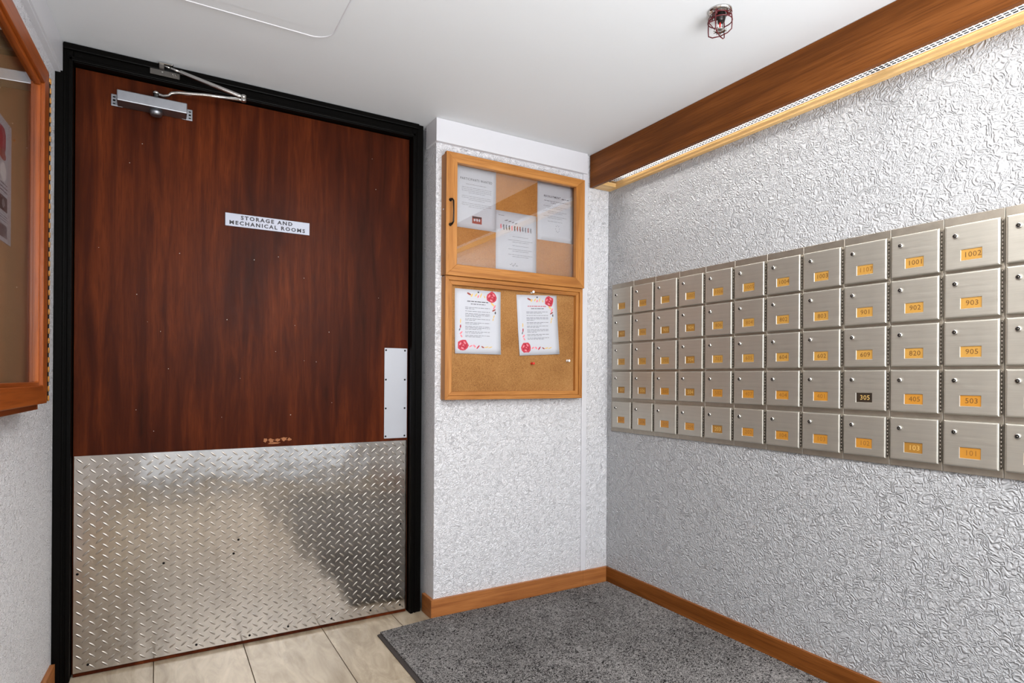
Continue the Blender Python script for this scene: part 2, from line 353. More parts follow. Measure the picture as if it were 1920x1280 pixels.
# baseboards
bb = thing('baseboard_back', kind='structure', loc=(1.3, -0.14, 0))
w = MB(); w.prism([(1.292, -0.145), (2.122, -0.145), (2.122, YB), (1.292, YB)], 0.0, 0.082, M_BASE[0], 'z'); w.build('board', bb)
w = MB(); w.prism([(2.1225, -0.145), (2.271, -0.145), (XR, YB), (2.1225, YB)], 0.0, 0.0815, M_BASE[0], 'z'); w.build('board', bb)
w = MB(); w.box(1.293, 1.3075, YB, -0.034, 0.0, 0.082, M_BASE[1], 0.001); w.build('end_board', bb)
w = MB(); w.prism([(2.2715, -0.1455), (XR, YB-0.001), (XR, -3.78), (2.2715, -3.78)], 0.0, 0.08, M_TEAK[1], 'z'); w.build('baseboard_right', kind='structure')
w = MB(); w.prism([(LWX(-0.05), -0.05), (LWX(-3.78), -3.78), (LWX(-3.78)+0.014, -3.78), (LWX(-0.05)+0.014, -0.05)], 0.0, 0.08, M_BASE[1], 'z'); w.build('baseboard_left', kind='structure')
# access panel
def rounded(x0, x1, y0, y1, r, n=8):
    pts = []
    for cx, cy, a0 in ((x1-r, y1-r, 0), (x0+r, y1-r, 90), (x0+r, y0+r, 180), (x1-r, y0+r, 270)):
        for k in range(n+1):
            a = math.radians(a0+90*k/n); pts.append((cx+r*math.cos(a), cy+r*math.sin(a)))
    return pts
ap = thing('access_panel', 'white painted ceiling hatch with rounded corners above the door', 'hatch', (0.45, -0.82, H))
w = MB(); w.prism(rounded(0.15, 0.749, -1.12, -0.522, 0.065), H-0.005, H-0.0002, M_CEIL, 'z'); w.build('frame', ap)
w = MB(); w.prism(rounded(0.20, 0.700, -1.07, -0.570, 0.035), H-0.0065, H-0.0049, M_CEIL, 'z'); w.build('cover', ap)
w = MB(); w.tube([(x, y, H-0.0045) for x, y in rounded(0.15, 0.749, -1.12, -0.522, 0.065)], 0.0028, M_WHITE, 8, True); w.build('rim_bead', ap, 'thin raised bead around the hatch')

# ------------------------------------------------------------------ door
dr = thing('door_1', kind='structure', loc=(0.6, 0, 0))
DW = 1.232
MB().box(0.0, DW, 0.0, 0.045, 0.012, 2.136, M_DOOR, 0.0015).build('door_leaf', dr)
# worn patch of veneer above the kick plate
def blob(cx, cz, rx, rz, y, m, w, n=14, jit=0.3):
    w.bm.faces.new([w.bm.verts.new((cx+math.cos(-2*math.pi*k/n)*rx*(1+random.uniform(-jit, jit)), y, cz+math.sin(-2*math.pi*k/n)*rz*(1+random.uniform(-jit, jit)))) for k in range(n)]).material_index = w.mi(m)
# frame: two jambs and a head, each with stepped profile
PROF = [(-0.054, -0.003, -0.034, 0.11), (-0.003-0.020, -0.003, -0.040, -0.034), (-0.054, -0.045, -0.040, -0.034)]
def jamb(sgn, x_in):
    w = MB()
    f = lambda d: x_in - sgn*d
    w.box(f(0.003), f(0.054), -0.034, 0.11, 0.0, H-0.0015, M_BLACK, 0.002)
    w.box(f(0.003), f(0.017), -0.041, -0.033, 0.0, 2.158, M_BLACK, 0.003)
    w.box(f(0.023), f(0.030), -0.038, -0.033, 0.0, 2.168, M_BLACK, 0.002)
    return w
jamb(1, 0.0).build('frame_jamb', dr); jamb(-1, DW).build('frame_jamb', dr)
w = MB(); w.box(-0.0025, DW+0.0025, -0.034, 0.11, 2.139, H-0.0015, M_BLACK, 0.002); w.box(-0.0165, DW+0.0165, -0.041, -0.033, 2.141, 2.155, M_BLACK, 0.003); w.box(-0.03, DW+0.03, -0.046, -0.033, 2.176, H-0.002, M_BLACK, 0.003); w.build('frame_head', dr)
MB().box(0.004, 1.228, -0.0005, 0.05, 0.0015, 0.0115, M_DOOR).build('door_sweep', dr, 'dark gap strip under the door')
# kick plate with raised lugs
kp = MB().box(0.003, 1.229, -0.003, 0.0, 0.014, 0.776, M_DIAMOND, 0.0006, 1).build('kick_plate', dr, 'tall diamond tread metal kick plate')
lw = MB(); pitch = 0.0383
def lug(w, cx, cz, ang, L=0.0145, B=0.0036, hgt=0.0014):
    ca, sa = math.cos(ang), math.sin(ang); def_ = []
    prof = [(-1, 0), (-0.6, 0.7), (0, 1), (0.6, 0.7), (1, 0), (0.6, -0.7), (0, -1), (-0.6, -0.7)]
    P = lambda u, v, y: (cx+u*ca-v*sa, y, cz+u*sa+v*ca)
    base = [w.bm.verts.new(P(u*L, v*B, -0.0029)) for u, v in prof]
    mid = [w.bm.verts.new(P(u*L*0.8, v*B*0.55, -0.0029-hgt*0.8)) for u, v in prof]
    top = w.bm.verts.new(P(0, 0, -0.0029-hgt)); n = 8
    for k in range(n):
        a, b = k, (k+1) % n
        for q in ((base[b], base[a], mid[a], mid[b]), (mid[b], mid[a], top)):
            f = w.bm.faces.new(q); f.smooth = True
for i in range(33):
    for j in range(21):
        for h_, ang in ((0, math.radians(-40)), (0.5, math.radians(40))):
            cx = 0.020+(i+h_)*pitch; cz = 0.030+(j+h_)*pitch
            if cx < 0.010 or cx > 1.222 or cz > 0.764 or cz < 0.026: continue
            lug(lw, cx, cz, ang)
lw.mi(M_LUG); bmesh.ops.recalc_face_normals(lw.bm, faces=lw.bm.faces)
lw.build('raised_lug', kp, kind='stuff')
for x, z in ((0.015, 0.362), (0.277, 0.362), (0.532, 0.416), (0.515, 0.364), (0.575, 0.030), (0.721, 0.036), (0.896, 0.034), (1.065, 0.036), (0.047, 0.038), (0.387, 0.034), (1.2, 0.036), (1.2, 0.4)):
    MB().lathe((x, -0.003, z), [(0.0045, 0.0), (0.0042, -0.0012), (0.0022, -0.0018)], M_DARK, 12, 'y').build('screw', kp, 'dark screw head')
pp = MB().box(1.1215, 1.2275, -0.0022, 0.0, 0.787, 1.190, M_PUSH, 0.0008, 1).build('push_plate', dr, 'pale satin metal push plate with eight screws')
for z in (0.792+0.006, 0.922, 1.050, 1.181):
    for x in (1.1285, 1.2165): MB().lathe((x, -0.0022, z-0.001), [(0.0042, 0.0), (0.0038, -0.0011), (0.002, -0.0016)], M_DARK, 12, 'y').build('screw', pp, 'dark screw head')
# tiny pale paint flecks and a scuffed patch on the veneer
M_FLECK = mat('paint_fleck', srgb(190, 180, 170), 0.6); M_SCUFF = mat('bare_wood_scuff', srgb(150, 92, 48), 0.6)
w = MB()
for k in range(26): blob(random.uniform(0.05, 1.1), random.uniform(0.85, 2.05), random.uniform(.0008, .0018), random.uniform(.0008, .0018), -0.0003, M_FLECK, w, 6)
for cx, cz, a, b in ((0.63, 0.803, .007, .008), (0.652, 0.800, .011, .009), (0.675, 0.803, .010, .006), (0.70, 0.805, .012, .007), (0.72, 0.803, .008, .005), (0.66, 0.79, .03, .003)): blob(cx, cz, a, b, -0.0003, M_SCUFF, w, 12, 0.45)
w.build('worn_spots', dr, 'bare scuffed wood and pale flecks on the veneer', kind='stuff')
# sign
sg = thing('door_sign', 'brushed silver plate reading STORAGE AND MECHANICAL ROOMS on the brown door', 'sign', (0.636, 0, 1.672))
MB().box(0.477, 0.795, -0.0035, -0.0002, 1.6475, 1.698, M_SIGN, 0.0006, 1).build('plate', sg)
w = MB(); w.add_mesh(text_mesh('STORAGE AND', 0.0205, 1.32, 0.0007), T_back(0.630, -0.0038, 1.6835, 1.12), M_INKD)
w.add_mesh(text_mesh('MECHANICAL ROOMS', 0.0205, 1.32, 0.0007), T_back(0.634, -0.0038, 1.6615, 1.12), M_INKD); w.build('lettering', sg, 'dark engraved capitals')
# door closer
dc = thing('door_closer', 'silver surface door closer with folded arm at the top of the door', 'door closer', (0.235, 0, 2.03))
w = MB(); w.box(0.124, 0.342, -0.070, -0.006, 2.026, 2.064, M_ALU, 0.003); w.build('body', dc)
w = MB(); w.box(0.104, 0.140, -0.0065, -0.0002, 2.026, 2.068, M_ALU, 0.0015); w.box(0.326, 0.362, -0.0065, -0.0002, 2.026, 2.068, M_ALU, 0.0015); w.box(0.139, 0.327, -0.0065, -0.0002, 2.028, 2.062, M_ALU)
for x in (0.1135, 0.353):
    for z, hh in ((2.034, .004), (2.046, .006), (2.058, .004)): w.box(x-0.004, x+0.004, -0.0072, -0.006, z-hh/2, z+hh/2, M_DARK, 0.0005, 1)
w.build('mounting_plate', dc)
MB().lathe((0.243, -0.036, 2.026), [(0.021, 0.0), (0.021, -0.008), (0.018, -0.017), (0.011, -0.019)], M_ALU, 24).build('spindle_cap', dc, 'round cap under the closer body')
MB().lathe((0.243, -0.036, 2.064), [(0.009, 0.0), (0.009, 0.022), (0.012, 0.022), (0.012, 0.030), (0.006, 0.032)], M_CHROME, 16).build('spindle', dc)
w = MB()
w.tube([(0.235, -0.034, 2.089), (0.250, -0.034, 2.088), (0.268, -0.040, 2.084), (0.283, -0.048, 2.087), (0.292, -0.052, 2.096), (0.312, -0.058, 2.100), (0.40, -0.084, 2.103), (0.526, -0.108, 2.105)], [0.003, 0.0065, 0.006, 0.0055, 0.006, 0.006, 0.0062, 0.006], M_CHROME, 10)
w.lathe((0.528, -0.108, 2.099), [(0.009, 0), (0.010, 0.002), (0.010, 0.010), (0.007, 0.014)], M_CHROME, 16); w.build('main_arm', dc, 'polished main arm')
w = MB(); e = Vector((0.525, -0.106, 2.117)); b0 = Vector((0.268, -0.060, 2.187)); d = (e-b0)
w.tube([b0, b0+d*0.08], 0.0032, M_CHROME, 8); w.tube([b0+d*0.07, b0+d*0.2], [0.0045, 0.004], M_CHROME, 10); w.tube([b0+d*0.19, b0+d*0.2, b0+d*0.95, e], [0.0045, 0.0072, 0.0072, 0.005], M_CHROME, 12)
w.lathe((0.528, -0.108, 2.110), [(0.010, 0), (0.010, 0.012), (0.006, 0.015)], M_CHROME, 16); w.build('forearm', dc, 'polished forearm rod')
M_BRK = mat('dark_steel_bracket', srgb(96, 92, 88), 0.45, 0.8); w = MB(); w.box(0.223, 0.318, -0.0455, -0.0415, 2.155, 2.176, M_BRK, 0.001, 1); w.box(0.252, 0.268, -0.062, -0.0415, 2.176, 2.196, M_BRK, 0.001, 1); w.box(0.250, 0.292, -0.068, -0.047, 2.190, 2.1935, M_CHROME, 0.001, 1)
for x in (0.262, 0.296, 0.306): w.lathe((x, -0.0455, 2.168), [(0.004, 0), (0.003, -0.002)], M_CHROME, 10, 'y')
w.lathe((0.292, -0.058, 2.1935), [(0.005, 0), (0.005, 0.004)], M_CHROME, 10); w.build('frame_bracket', dc, 'small steel bracket on the black door frame')

# ------------------------------------------------------------------ notice board (glazed case above, open cork board below)
nb = thing('notice_board', 'light oak notice board, glazed case above open cork board, between door and mailboxes', 'notice board', (1.71, YB, 0.96))
def frame4(root, x0, x1, z0, z1, wd, y0, y1, mats, names=('stile', 'rail'), wt=None, bev=None, wb=None, label=None):
    wt = wt or wd; wb = wb or wd
    q = [(x0, z0), (x1, z0), (x1, z1), (x0, z1)]; i_ = [(x0+wd, z0+wb), (x1-wd, z0+wb), (x1-wd, z1-wt), (x0+wd, z1-wt)]
    out = []
    for k, nm in ((0, names[1]), (1, names[0]), (2, names[1]), (3, names[0])):
        l = (k+1) % 4; w = MB(); w.prism([q[k], q[l], i_[l], i_[k]], y0, y1, mats[0] if nm == names[1] else mats[2], 'y')
        bmesh.ops.bevel(w.bm, geom=list(w.bm.edges), offset=0.0012, segments=1, affect='EDGES')
        out.append(w.build(nm, root, label))
    return out
# carcass of the upper case
def ring_box(root, x0, x1, z0, z1, y0, y1, th_, mats, name):
    for a in ((x0, x0+th_, z0, z1, 2), (x1-th_, x1, z0, z1, 2), (x0+th_, x1-th_, z1-th_, z1, 0), (x0+th_, x1-th_, z0, z0+th_, 0)):
        MB().box(a[0], a[1], y0, y1, a[2], a[3], mats[a[4]], 0.0008, 1).build(name, root)
ring_box(nb, 1.334, 2.079, 1.512, 2.043, YB-0.0003, -0.168, 0.020, M_OAK, 'case_side')
frame4(nb, 1.331, 2.083, 1.508, 2.047, 0.053, -0.168, -0.190, M_OAK, ('door_stile', 'door_rail'), wt=0.042, wb=0.05)
MB().box(1.354, 2.059, YB-0.004, YB-0.0003, 1.532, 2.023, M_CORK2).build('cork_panel', nb, 'cork panel behind the glass')
MB().box(1.380, 2.034, -0.1755, -0.1725, 1.553, 2.009, M_GLASS).build('glass_pane', nb, 'clear reflecting glass pane')
h = MB(); hx = 1.3545
h.tube([(hx-0.004, -0.190, 1.836), (hx-0.003, -0.206, 1.836), (hx, -0.214, 1.828), (hx, -0.217, 1.782), (hx, -0.214, 1.736), (hx-0.003, -0.206, 1.728), (hx-0.004, -0.190, 1.728)], [0.0055, 0.0045, 0.0035, 0.003, 0.0035, 0.0045, 0.0055], M_BRONZE, 10)
for z in (1.836, 1.728): h.lathe((hx-0.004, -0.190, z), [(0.0075, 0), (0.007, -0.003)], M_BRONZE, 14, 'y')
h.build('handle', nb, 'black bow handle')
MB().lathe((1.336, -0.155, 1.80), [(0.004, 0), (0.003, -0.004)], M_CHROME, 10, 'x').build('screw', nb)
# lower open board
frame4(nb, 1.336, 2.084, 0.962, 1.5075, 0.018, YB-0.0003, -0.176, M_OAK, ('frame_stile', 'frame_rail'))
frame4(nb, 1.3545, 2.0655, 0.9805, 1.489, 0.018, YB-0.0003, -0.169, M_OAK, ('inner_stile', 'inner_rail'))
MB().box(1.372, 2.048, -0.150, YB-0.0003, 0.998, 1.472, M_CORK).build('cork_panel', nb, 'open tan cork panel')
# ---- notices
def sheet(w, x0, x1, z0, z1, y, rot=0.0, curl=0.0, yd=-1, m=None, nx=8, nz=10, thick=0.0004):
    """slightly curled sheet of paper; returns function mapping (u, v) in 0..1 to a point in front of it"""
    cx, cz = (x0+x1)/2, (z0+z1)/2; ca, sa = math.cos(rot), math.sin(rot)
    def P(u, v, off=0.0):
        a = (u-.5)*(x1-x0); b = (v-.5)*(z1-z0)
        dy = curl*((abs(2*u-1)**3)*0.5*(1-v)**2 + 0.6*(1-v)**3)
        return (cx+a*ca-b*sa, y+yd*(dy+off), cz+a*sa+b*ca)
    G = [[[w.bm.verts.new(P(i/nx, j/nz, k*thick)) for j in range(nz+1)] for i in range(nx+1)] for k in (0, 1)]
    ii = w.mi(m or M_PAPER)
    def F(a):
        f = w.bm.faces.new(a); f.material_index = ii; f.smooth = True
    for i in range(nx):
        for j in range(nz):
            F((G[1][i][j], G[1][i+1][j], G[1][i+1][j+1], G[1][i][j+1])); F((G[0][i][j+1], G[0][i+1][j+1], G[0][i+1][j], G[0][i][j]))
    for i in range(nx):
        F((G[0][i][0], G[0][i+1][0], G[1][i+1][0], G[1][i][0])); F((G[1][i][nz], G[1][i+1][nz], G[0][i+1][nz], G[0][i][nz]))
    for j in range(nz):
        F((G[1][0][j], G[1][0][j+1], G[0][0][j+1], G[0][0][j])); F((G[0][nx][j], G[0][nx][j+1], G[1][nx][j+1], G[1][nx][j]))
    return P
def poly(w, P, pts, m, off=0.0008):
    f = w.bm.faces.new([w.bm.verts.new(P(u, v, off)) for u, v in pts]); f.material_index = w.mi(m)
def line(w, P, u0, u1, v, hh, m, words=True):
    """a printed line too small to read: word-long dashes"""
    u = u0
    while u < u1:
        e = min(u1, u+random.uniform(0.03, 0.10)) if words else u1
        poly(w, P, [(u, v-hh/2), (e, v-hh/2), (e, v+hh/2), (u, v+hh/2)], m); u = e+0.012
def txt(w, P, s, u, v, size, m, sx=1.0, space=1.05):
    me = text_mesh(s, size, space, 0.0003); bmt = bmesh.new(); bmt.from_mesh(me); O0 = Vector(P(u, v, 0.0009))
    ex = (Vector(P(u+0.02, v, 0.0009))-Vector(P(u-0.02, v, 0.0009))).normalized(); ez = (Vector(P(u, v+0.02, 0.0009))-Vector(P(u, v-0.02, 0.0009))).normalized()
    i = w.mi(m); mp = {}
    for vv in bmt.verts: mp[vv.index] = w.bm.verts.new(O0+ex*vv.co.x*sx+ez*vv.co.y)
    for f in bmt.faces:
        try: nf = w.bm.faces.new([mp[q.index] for q in f.verts]); nf.material_index = i
        except ValueError: pass
    bmt.free()
def ell(w, P, u, v, a, b, ang, m, off=0.0008, n=10, jit=0.0, asp=1.29):
    pts = []
    for k in range(n):
        t_ = 2*math.pi*k/n; r = 1+random.uniform(-jit, jit); x, y = a*r*math.cos(t_), b*r*math.sin(t_)
        pts.append((u+(x*math.cos(ang)-y*math.sin(ang)), v+(x*math.sin(ang)+y*math.cos(ang))/asp))
    poly(w, P, pts, m, off)
def rose(w, P, u, v, r):
    ell(w, P, u, v, r, r, 0, M_ROSE, 0.0008, 12, 0.12)
    for k in range(7):
        a = k*0.9; ell(w, P, u+math.cos(a)*r*0.55, v+math.sin(a)*r*0.42, r*0.34, r*0.13, a+1.4, (M_ROSE2, M_ROSE3)[k % 2], 0.0011, 8)
    ell(w, P, u, v, r*0.3, r*0.24, 0.4, M_ROSE2, 0.0012, 9, 0.1); ell(w, P, u+r*.05, v, r*0.15, r*0.1, 0.4, M_ROSE3, 0.0013, 8)
def flower_notice(x0, x1, z0, z1, rot, label, title_m):
    root = thing('paper_notice', label, 'notice', ((x0+x1)/2, -0.150, (z0+z1)/2), 'flower-bordered notices on the cork board')
    w = MB(); P = sheet(w, x0, x1, z0, z1, -0.1503, rot, 0.006)
    rose(w, P, 0.80, 0.90, 0.115); rose(w, P, 0.17, 0.13, 0.115)
    for u, v, a, b, an, m in ((0.30, .93, .05, .018, -.4, M_LEAF2), (0.36, .91, .04, .02, 1.0, M_LEAF), (0.45, .92, .045, .016, .9, M_LEAF), (0.50, .90, .035, .018, 1.1, M_ROSE3), (0.56, .92, .05, .014, 1.2, M_LEAF), (0.64, .90, .03, .014, 2.0, M_LEAF),
                       (0.82, .79, .05, .02, -.7, M_LEAF), (0.86, .75, .05, .018, 1.0, M_ROSE3), (0.85, .70, .045, .016, .5, M_LEAF2), (0.88, .66, .03, .014, 1.5, M_INKD), (0.85, .60, .035, .014, 1.2, M_LEAF), (0.83, .55, .03, .012, 1.3, M_LEAF),
                       (0.12, .42, .04, .014, 1.5, M_ROSE2), (0.10, .37, .03, .012, 1.2, M_INK), (0.13, .32, .04, .018, .8, M_ROSE3), (0.14, .27, .035, .016, 2.2, M_ROSE3), (0.12, .50, .05, .012, 1.5, M_LEAF),
                       (0.34, .12, .04, .016, .5, M_ROSE3), (0.42, .12, .035, .02, 2.4, M_ROSE3), (0.50, .11, .05, .016, .8, M_ROSE), (0.60, .11, .04, .014, -.5, M_LEAF2), (0.68, .11, .05, .012, .2, M_LEAF), (0.77, .11, .05, .012, .3, M_LEAF)):
        ell(w, P, u, v, a, b, an, m, 0.0009, 8, 0.15)
    line(w, P, 0.26, 0.72, 0.815, 0.011, title_m); line(w, P, 0.34, 0.66, 0.775, 0.011, M_INK)
    v = 0.72
    for n in (2, 1, 3, 2, 2, 3, 2, 2):
        for k in range(n):
            line(w, P, 0.22, 0.76 if k < n-1 or n == 1 else random.uniform(0.4, 0.7), v, 0.0065, M_INK); v -= 0.0215
        v -= 0.016
    w.build('sheet', root)
    for u, vv in ((0.5, 0.965),): 
        q = Vector(P(u, vv, 0.001)); MB().lathe(q, [(0.0035, 0), (0.003, -0.002), (0.001, -0.003)], M_INKD, 10, 'y').build('tack', root)
    return root
flower_notice(1.393, 1.627, 1.168, 1.459, 0.0, 'rose-bordered notice on the left half of the open cork board', M_INKD)
flower_notice(1.7205, 1.9505, 1.172, 1.460, math.radians(3.2), 'rose-bordered notice on the right half of the open cork board, slightly tilted', M_ROSE)
# notices behind glass
YC = YB-0.0045
def plain_notice(x0, x1, z0, z1, label, draw, y=YC):
    root = thing('paper_notice', label, 'notice', ((x0+x1)/2, y, (z0+z1)/2), 'notices inside the glazed case')
    w = MB(); P = sheet(w, x0, x1, z0, z1, y, 0, 0.0015); draw(w, P); w.build('sheet', root); return root
def body(w, P, rows, v, u0=0.14, u1=0.88, hh=0.007, m=M_INK2, gap=0.028, centre=False):
    for n in rows:
        for k in range(n):
            a, b = u0, u1
            if k == n-1: a, b = (u0+u1)/2-0.2, (u0+u1)/2+0.2
            line(w, P, a, b, v, hh, m); v -= gap
        v -= 0.03
def d1(w, P):
    txt(w, P, 'PARTICIPANTS WANTED', 0.5, 0.80, 0.0150, M_INKD, 0.78, 1.3)
    line(w, P, 0.24, 0.76, 0.72, 0.008, M_INK2); body(w, P, (4, 3, 3), 0.665)
    poly(w, P, [(0.40, 0.09), (0.64, 0.09), (0.64, 0.21), (0.40, 0.21)], M_LEAF2)
    for k in range(3): ell(w, P, 0.46+k*0.06, 0.15, 0.022, 0.03, 0, M_PAPER, 0.0011, 8, .2)
    poly(w, P, [(0.41, 0.18), (0.63, 0.18), (0.63, 0.205), (0.41, 0.205)], M_INKD, 0.001)
def d2(w, P):
    line(w, P, 0.06, 0.2, 0.93, 0.008, M_INK2);
    for k in range(4): ell(w, P, 0.25+k*0.08, 0.86-0.01*k, 0.04, 0.012, 0.3, M_INK2, 0.0009, 8, .3)
    for k in range(12):
        m = (M_ROSE3, M_INK, M_INK, M_INKD, M_ROSE3, M_INKD, M_LEAF2, M_LEAF2, M_INK, M_INK, M_LEAF2, M_INK2)[k]; u = 0.12+k*0.067
        ell(w, P, u, 0.775, 0.016, 0.022, 0, m, 0.0009, 8, .25); ell(w, P, u, 0.74, 0.017, 0.045, 0.1, m, 0.0009, 8, .3)
    body(w, P, (1, 2, 1, 2, 2), 0.62, 0.3, 0.9)
    for k in range(7): ell(w, P, 0.36+k*0.028, 0.17+0.02*math.sin(k*2), 0.02, 0.008, k, M_INK2, 0.0009, 6, .4)
    ell(w, P, 0.1, 0.06, 0.03, 0.014, 0.4, M_INK2)
def d3(w, P):
    txt(w, P, 'RECRUITMENT', 0.40, 0.765, 0.0135, M_INKD, 0.9, 1.3); line(w, P, 0.66, 0.86, 0.755, 0.016, M_INK)
    line(w, P, 0.18, 0.85, 0.69, 0.008, M_INK); line(w, P, 0.36, 0.5, 0.66, 0.008, M_INK); body(w, P, (2, 2, 2, 1), 0.60, 0.16, 0.8)
    for k in range(8): ell(w, P, 0.55+0.05*math.cos(k*.8), 0.23+0.06*math.sin(k*.8), 0.02, 0.006, k, M_INK2, 0.0009, 6, .3)
plain_notice(1.402, 1.607, 1.738, 2.016, 'white notice headed PARTICIPANTS WANTED in the left of the glazed case', d1)
plain_notice(1.608, 1.832, 1.545, 1.843, 'white notice with a row of small figures in the middle of the glazed case', d2)
plain_notice(1.837, 2.053, 1.734, 2.018, 'white notice headed RECRUITMENT in the right of the glazed case', d3)
# push pins
def pin(x, z, m, label, long=True):
    root = thing('push_pin', label, 'push pin', (x, -0.150, z))
    w = MB(); a = Vector((x, -0.150, z)); 
    w.tube([a, a+Vector((0, -0.008, 0.0))], 0.0008, M_CHROME, 6); w.build('needle', root)
    MB().lathe(a+Vector((0, -0.004, 0)), [(0.0062, 0), (0.0062, -0.002), (0.0038, -0.004), (0.0033, -0.014), (0.0062, -0.017), (0.0062, -0.020), (0.003, -0.0205)], m, 14, 'y').build('head', root)
pin(1.798, 1.130, M_RED, 'red push pin in the cork below the right rose notice')
pin(2.006, 1.147, M_WPLAS, 'white push pin near the right edge of the cork board')
pin(1.794, 1.4705 , M_WPLAS, 'white push pin in the cork above the right rose notice')

# ------------------------------------------------------------------ glazed display case on the left wall (local axes: x along the wall towards the viewer, y towards the wall)
ang = math.atan2(-1, -TH)            # direction of +s
dcx = thing('display_case', 'reddish wood display case with glass door on the wall left of the door', 'display case', (LX, LY, 0), None, None, ang)
# +s is local x; local y = rotate +90 => points to the +x room side
def LB(s0, s1, d0, d1, z0, z1, m, bev=0.001): return MB().box(s0, s1, d0, d1, z0, z1, m, bev, 1)
S0, S1, Z0, Z1 = 0.527, 1.62, 0.968, 1.872
LB(S0, S1, 0.0005, 0.010, Z0, Z1, M_CASE[2]).build('back_board', dcx)
for a in ((S0, S0+0.015, Z0, Z1, 2), (S1-0.015, S1, Z0, Z1, 2), (S0+0.015, S1-0.015, Z1-0.015, Z1, 0), (S0+0.015, S1-0.015, Z0, Z0+0.017, 0)):
    LB(a[0], a[1], 0.010, 0.060, a[2], a[3], M_CASE[a[4]]).build('case_side', dcx)
LB(S0+0.015, S1-0.015, 0.010, 0.041, Z0+0.017, Z1-0.015, M_CORK3, 0).build('backing_board', dcx, 'tan fabric backing board')
def lframe(s0, s1, z0, z1, wd, d0, d1, m, names):
    q = [(s0, z0), (s1, z0), (s1, z1), (s0, z1)]; i_ = [(s0+wd, z0+wd), (s1-wd, z0+wd), (s1-wd, z1-wd), (s0+wd, z1-wd)]
    for k in range(4):
        l = (k+1) % 4; nm = names[(k+1) % 2]; w = MB(); w.prism([q[k], q[l], i_[l], i_[k]], d0, d1, m[0 if k % 2 == 0 else 2], 'y')
        bmesh.ops.bevel(w.bm, geom=list(w.bm.edges), offset=0.0012, segments=1, affect='EDGES'); w.build(nm, dcx)
lframe(S0+0.001, S1-0.001, Z0+0.017, Z1, 0.047, 0.061, 0.080, M_CASE, ('door_stile', 'door_rail'))
lframe(S0+0.046, S1-0.046, Z0+0.062, Z1-0.045, 0.012, 0.061, 0.072, M_CASE, ('glass_bead', 'glass_bead'))
LB(S0+0.05, S1-0.05, 0.062, 0.065, Z0+0.066, Z1-0.049, M_GLASS, 0).build('glass_pane', dcx)
hg = LB(S0-0.0015, S0+0.0005, 0.050, 0.079, Z0+0.02, Z1-0.01, M_BRASS, 0).build('hinge', dcx, 'brass piano hinge')
w = MB(); z = Z0+0.022; k = 0
kn = 0
while z < Z1-0.02:
    w.cyl((S0-0.013, 0.0745, z), (S0-0.013, 0.0745, z+0.0145), 0.0080, M_BRASS, seg=10); z += 0.026; k += 1
w.cyl((S0-0.011, 0.0745, Z0+0.022), (S0-0.011, 0.0745, Z1-0.02), 0.0068, M_BRONZE, seg=8); w.build('hinge_knuckles', hg, kind='stuff')
# poster in the case
ps = thing('poster', 'pale poster with dark pictures and a white oval in the left display case', 'poster', (LX, LY, 0), None, None, ang)
w = MB(); 
def Pp(u, v, off=0.0):   # u runs left to right for the reader: from far s... reader faces the wall, left is towards the viewer
    s_ = 0.935+(0.716-0.935)*u; return (s_, 0.0418+off, 1.366+(1.648-1.366)*v)
ii = w.mi(M_PAPER)
for o_ in (0.0, 0.0006): w.quad([Pp(0, 0, o_), Pp(1, 0, o_), Pp(1, 1, o_), Pp(0, 1, o_)], M_PAPER)
for a in (((0, 0), (1, 0)), ((1, 0), (1, 1)), ((1, 1), (0, 1)), ((0, 1), (0, 0))): w.quad([Pp(*a[0], 0), Pp(*a[1], 0), Pp(*a[1], .0006), Pp(*a[0], .0006)], M_PAPER)
def R_(u0, u1, v0, v1, m): poly(w, Pp, [(u0, v0), (u1, v0), (u1, v1), (u0, v1)], m, 0.0009)
ell(w, Pp, 0.62, 0.82, 0.16, 0.14, 0, M_ROSE2, 0.0009, 14, .2); ell(w, Pp, 0.66, 0.70, 0.14, 0.06, 0, M_LEAF2, 0.0009, 12, .2)
ell(w, Pp, 0.70, 0.565, 0.11, 0.10, 0, M_WPLAS, 0.001, 18)
for v in (0.47, 0.44, 0.41): line(w, Pp, 0.1, 0.85, v, 0.008, M_INKD)
R_(0.55, 0.85, 0.25, 0.37, M_INKD); ell(w, Pp, 0.70, 0.31, 0.05, 0.05, 0, M_INK2, 0.0012); R_(0.1, 0.5, 0.25, 0.37, M_LEAF2)
for v in (0.21, 0.19, 0.17): line(w, Pp, 0.1, 0.85, v, 0.006, M_INK)
R_(0.5, 0.85, 0.035, 0.14, M_INK2); R_(0.51, 0.84, 0.04, 0.135, M_PAPER)
w.build('sheet', ps)
# pins / staples
w = MB(); w.lathe((0.69, 0.0412, 1.628), [(0.003, 0), (0.003, 0.002), (0.001, 0.003)], M_BRASS, 10, 'y'); w.build('tack', ps, 'brass tack')

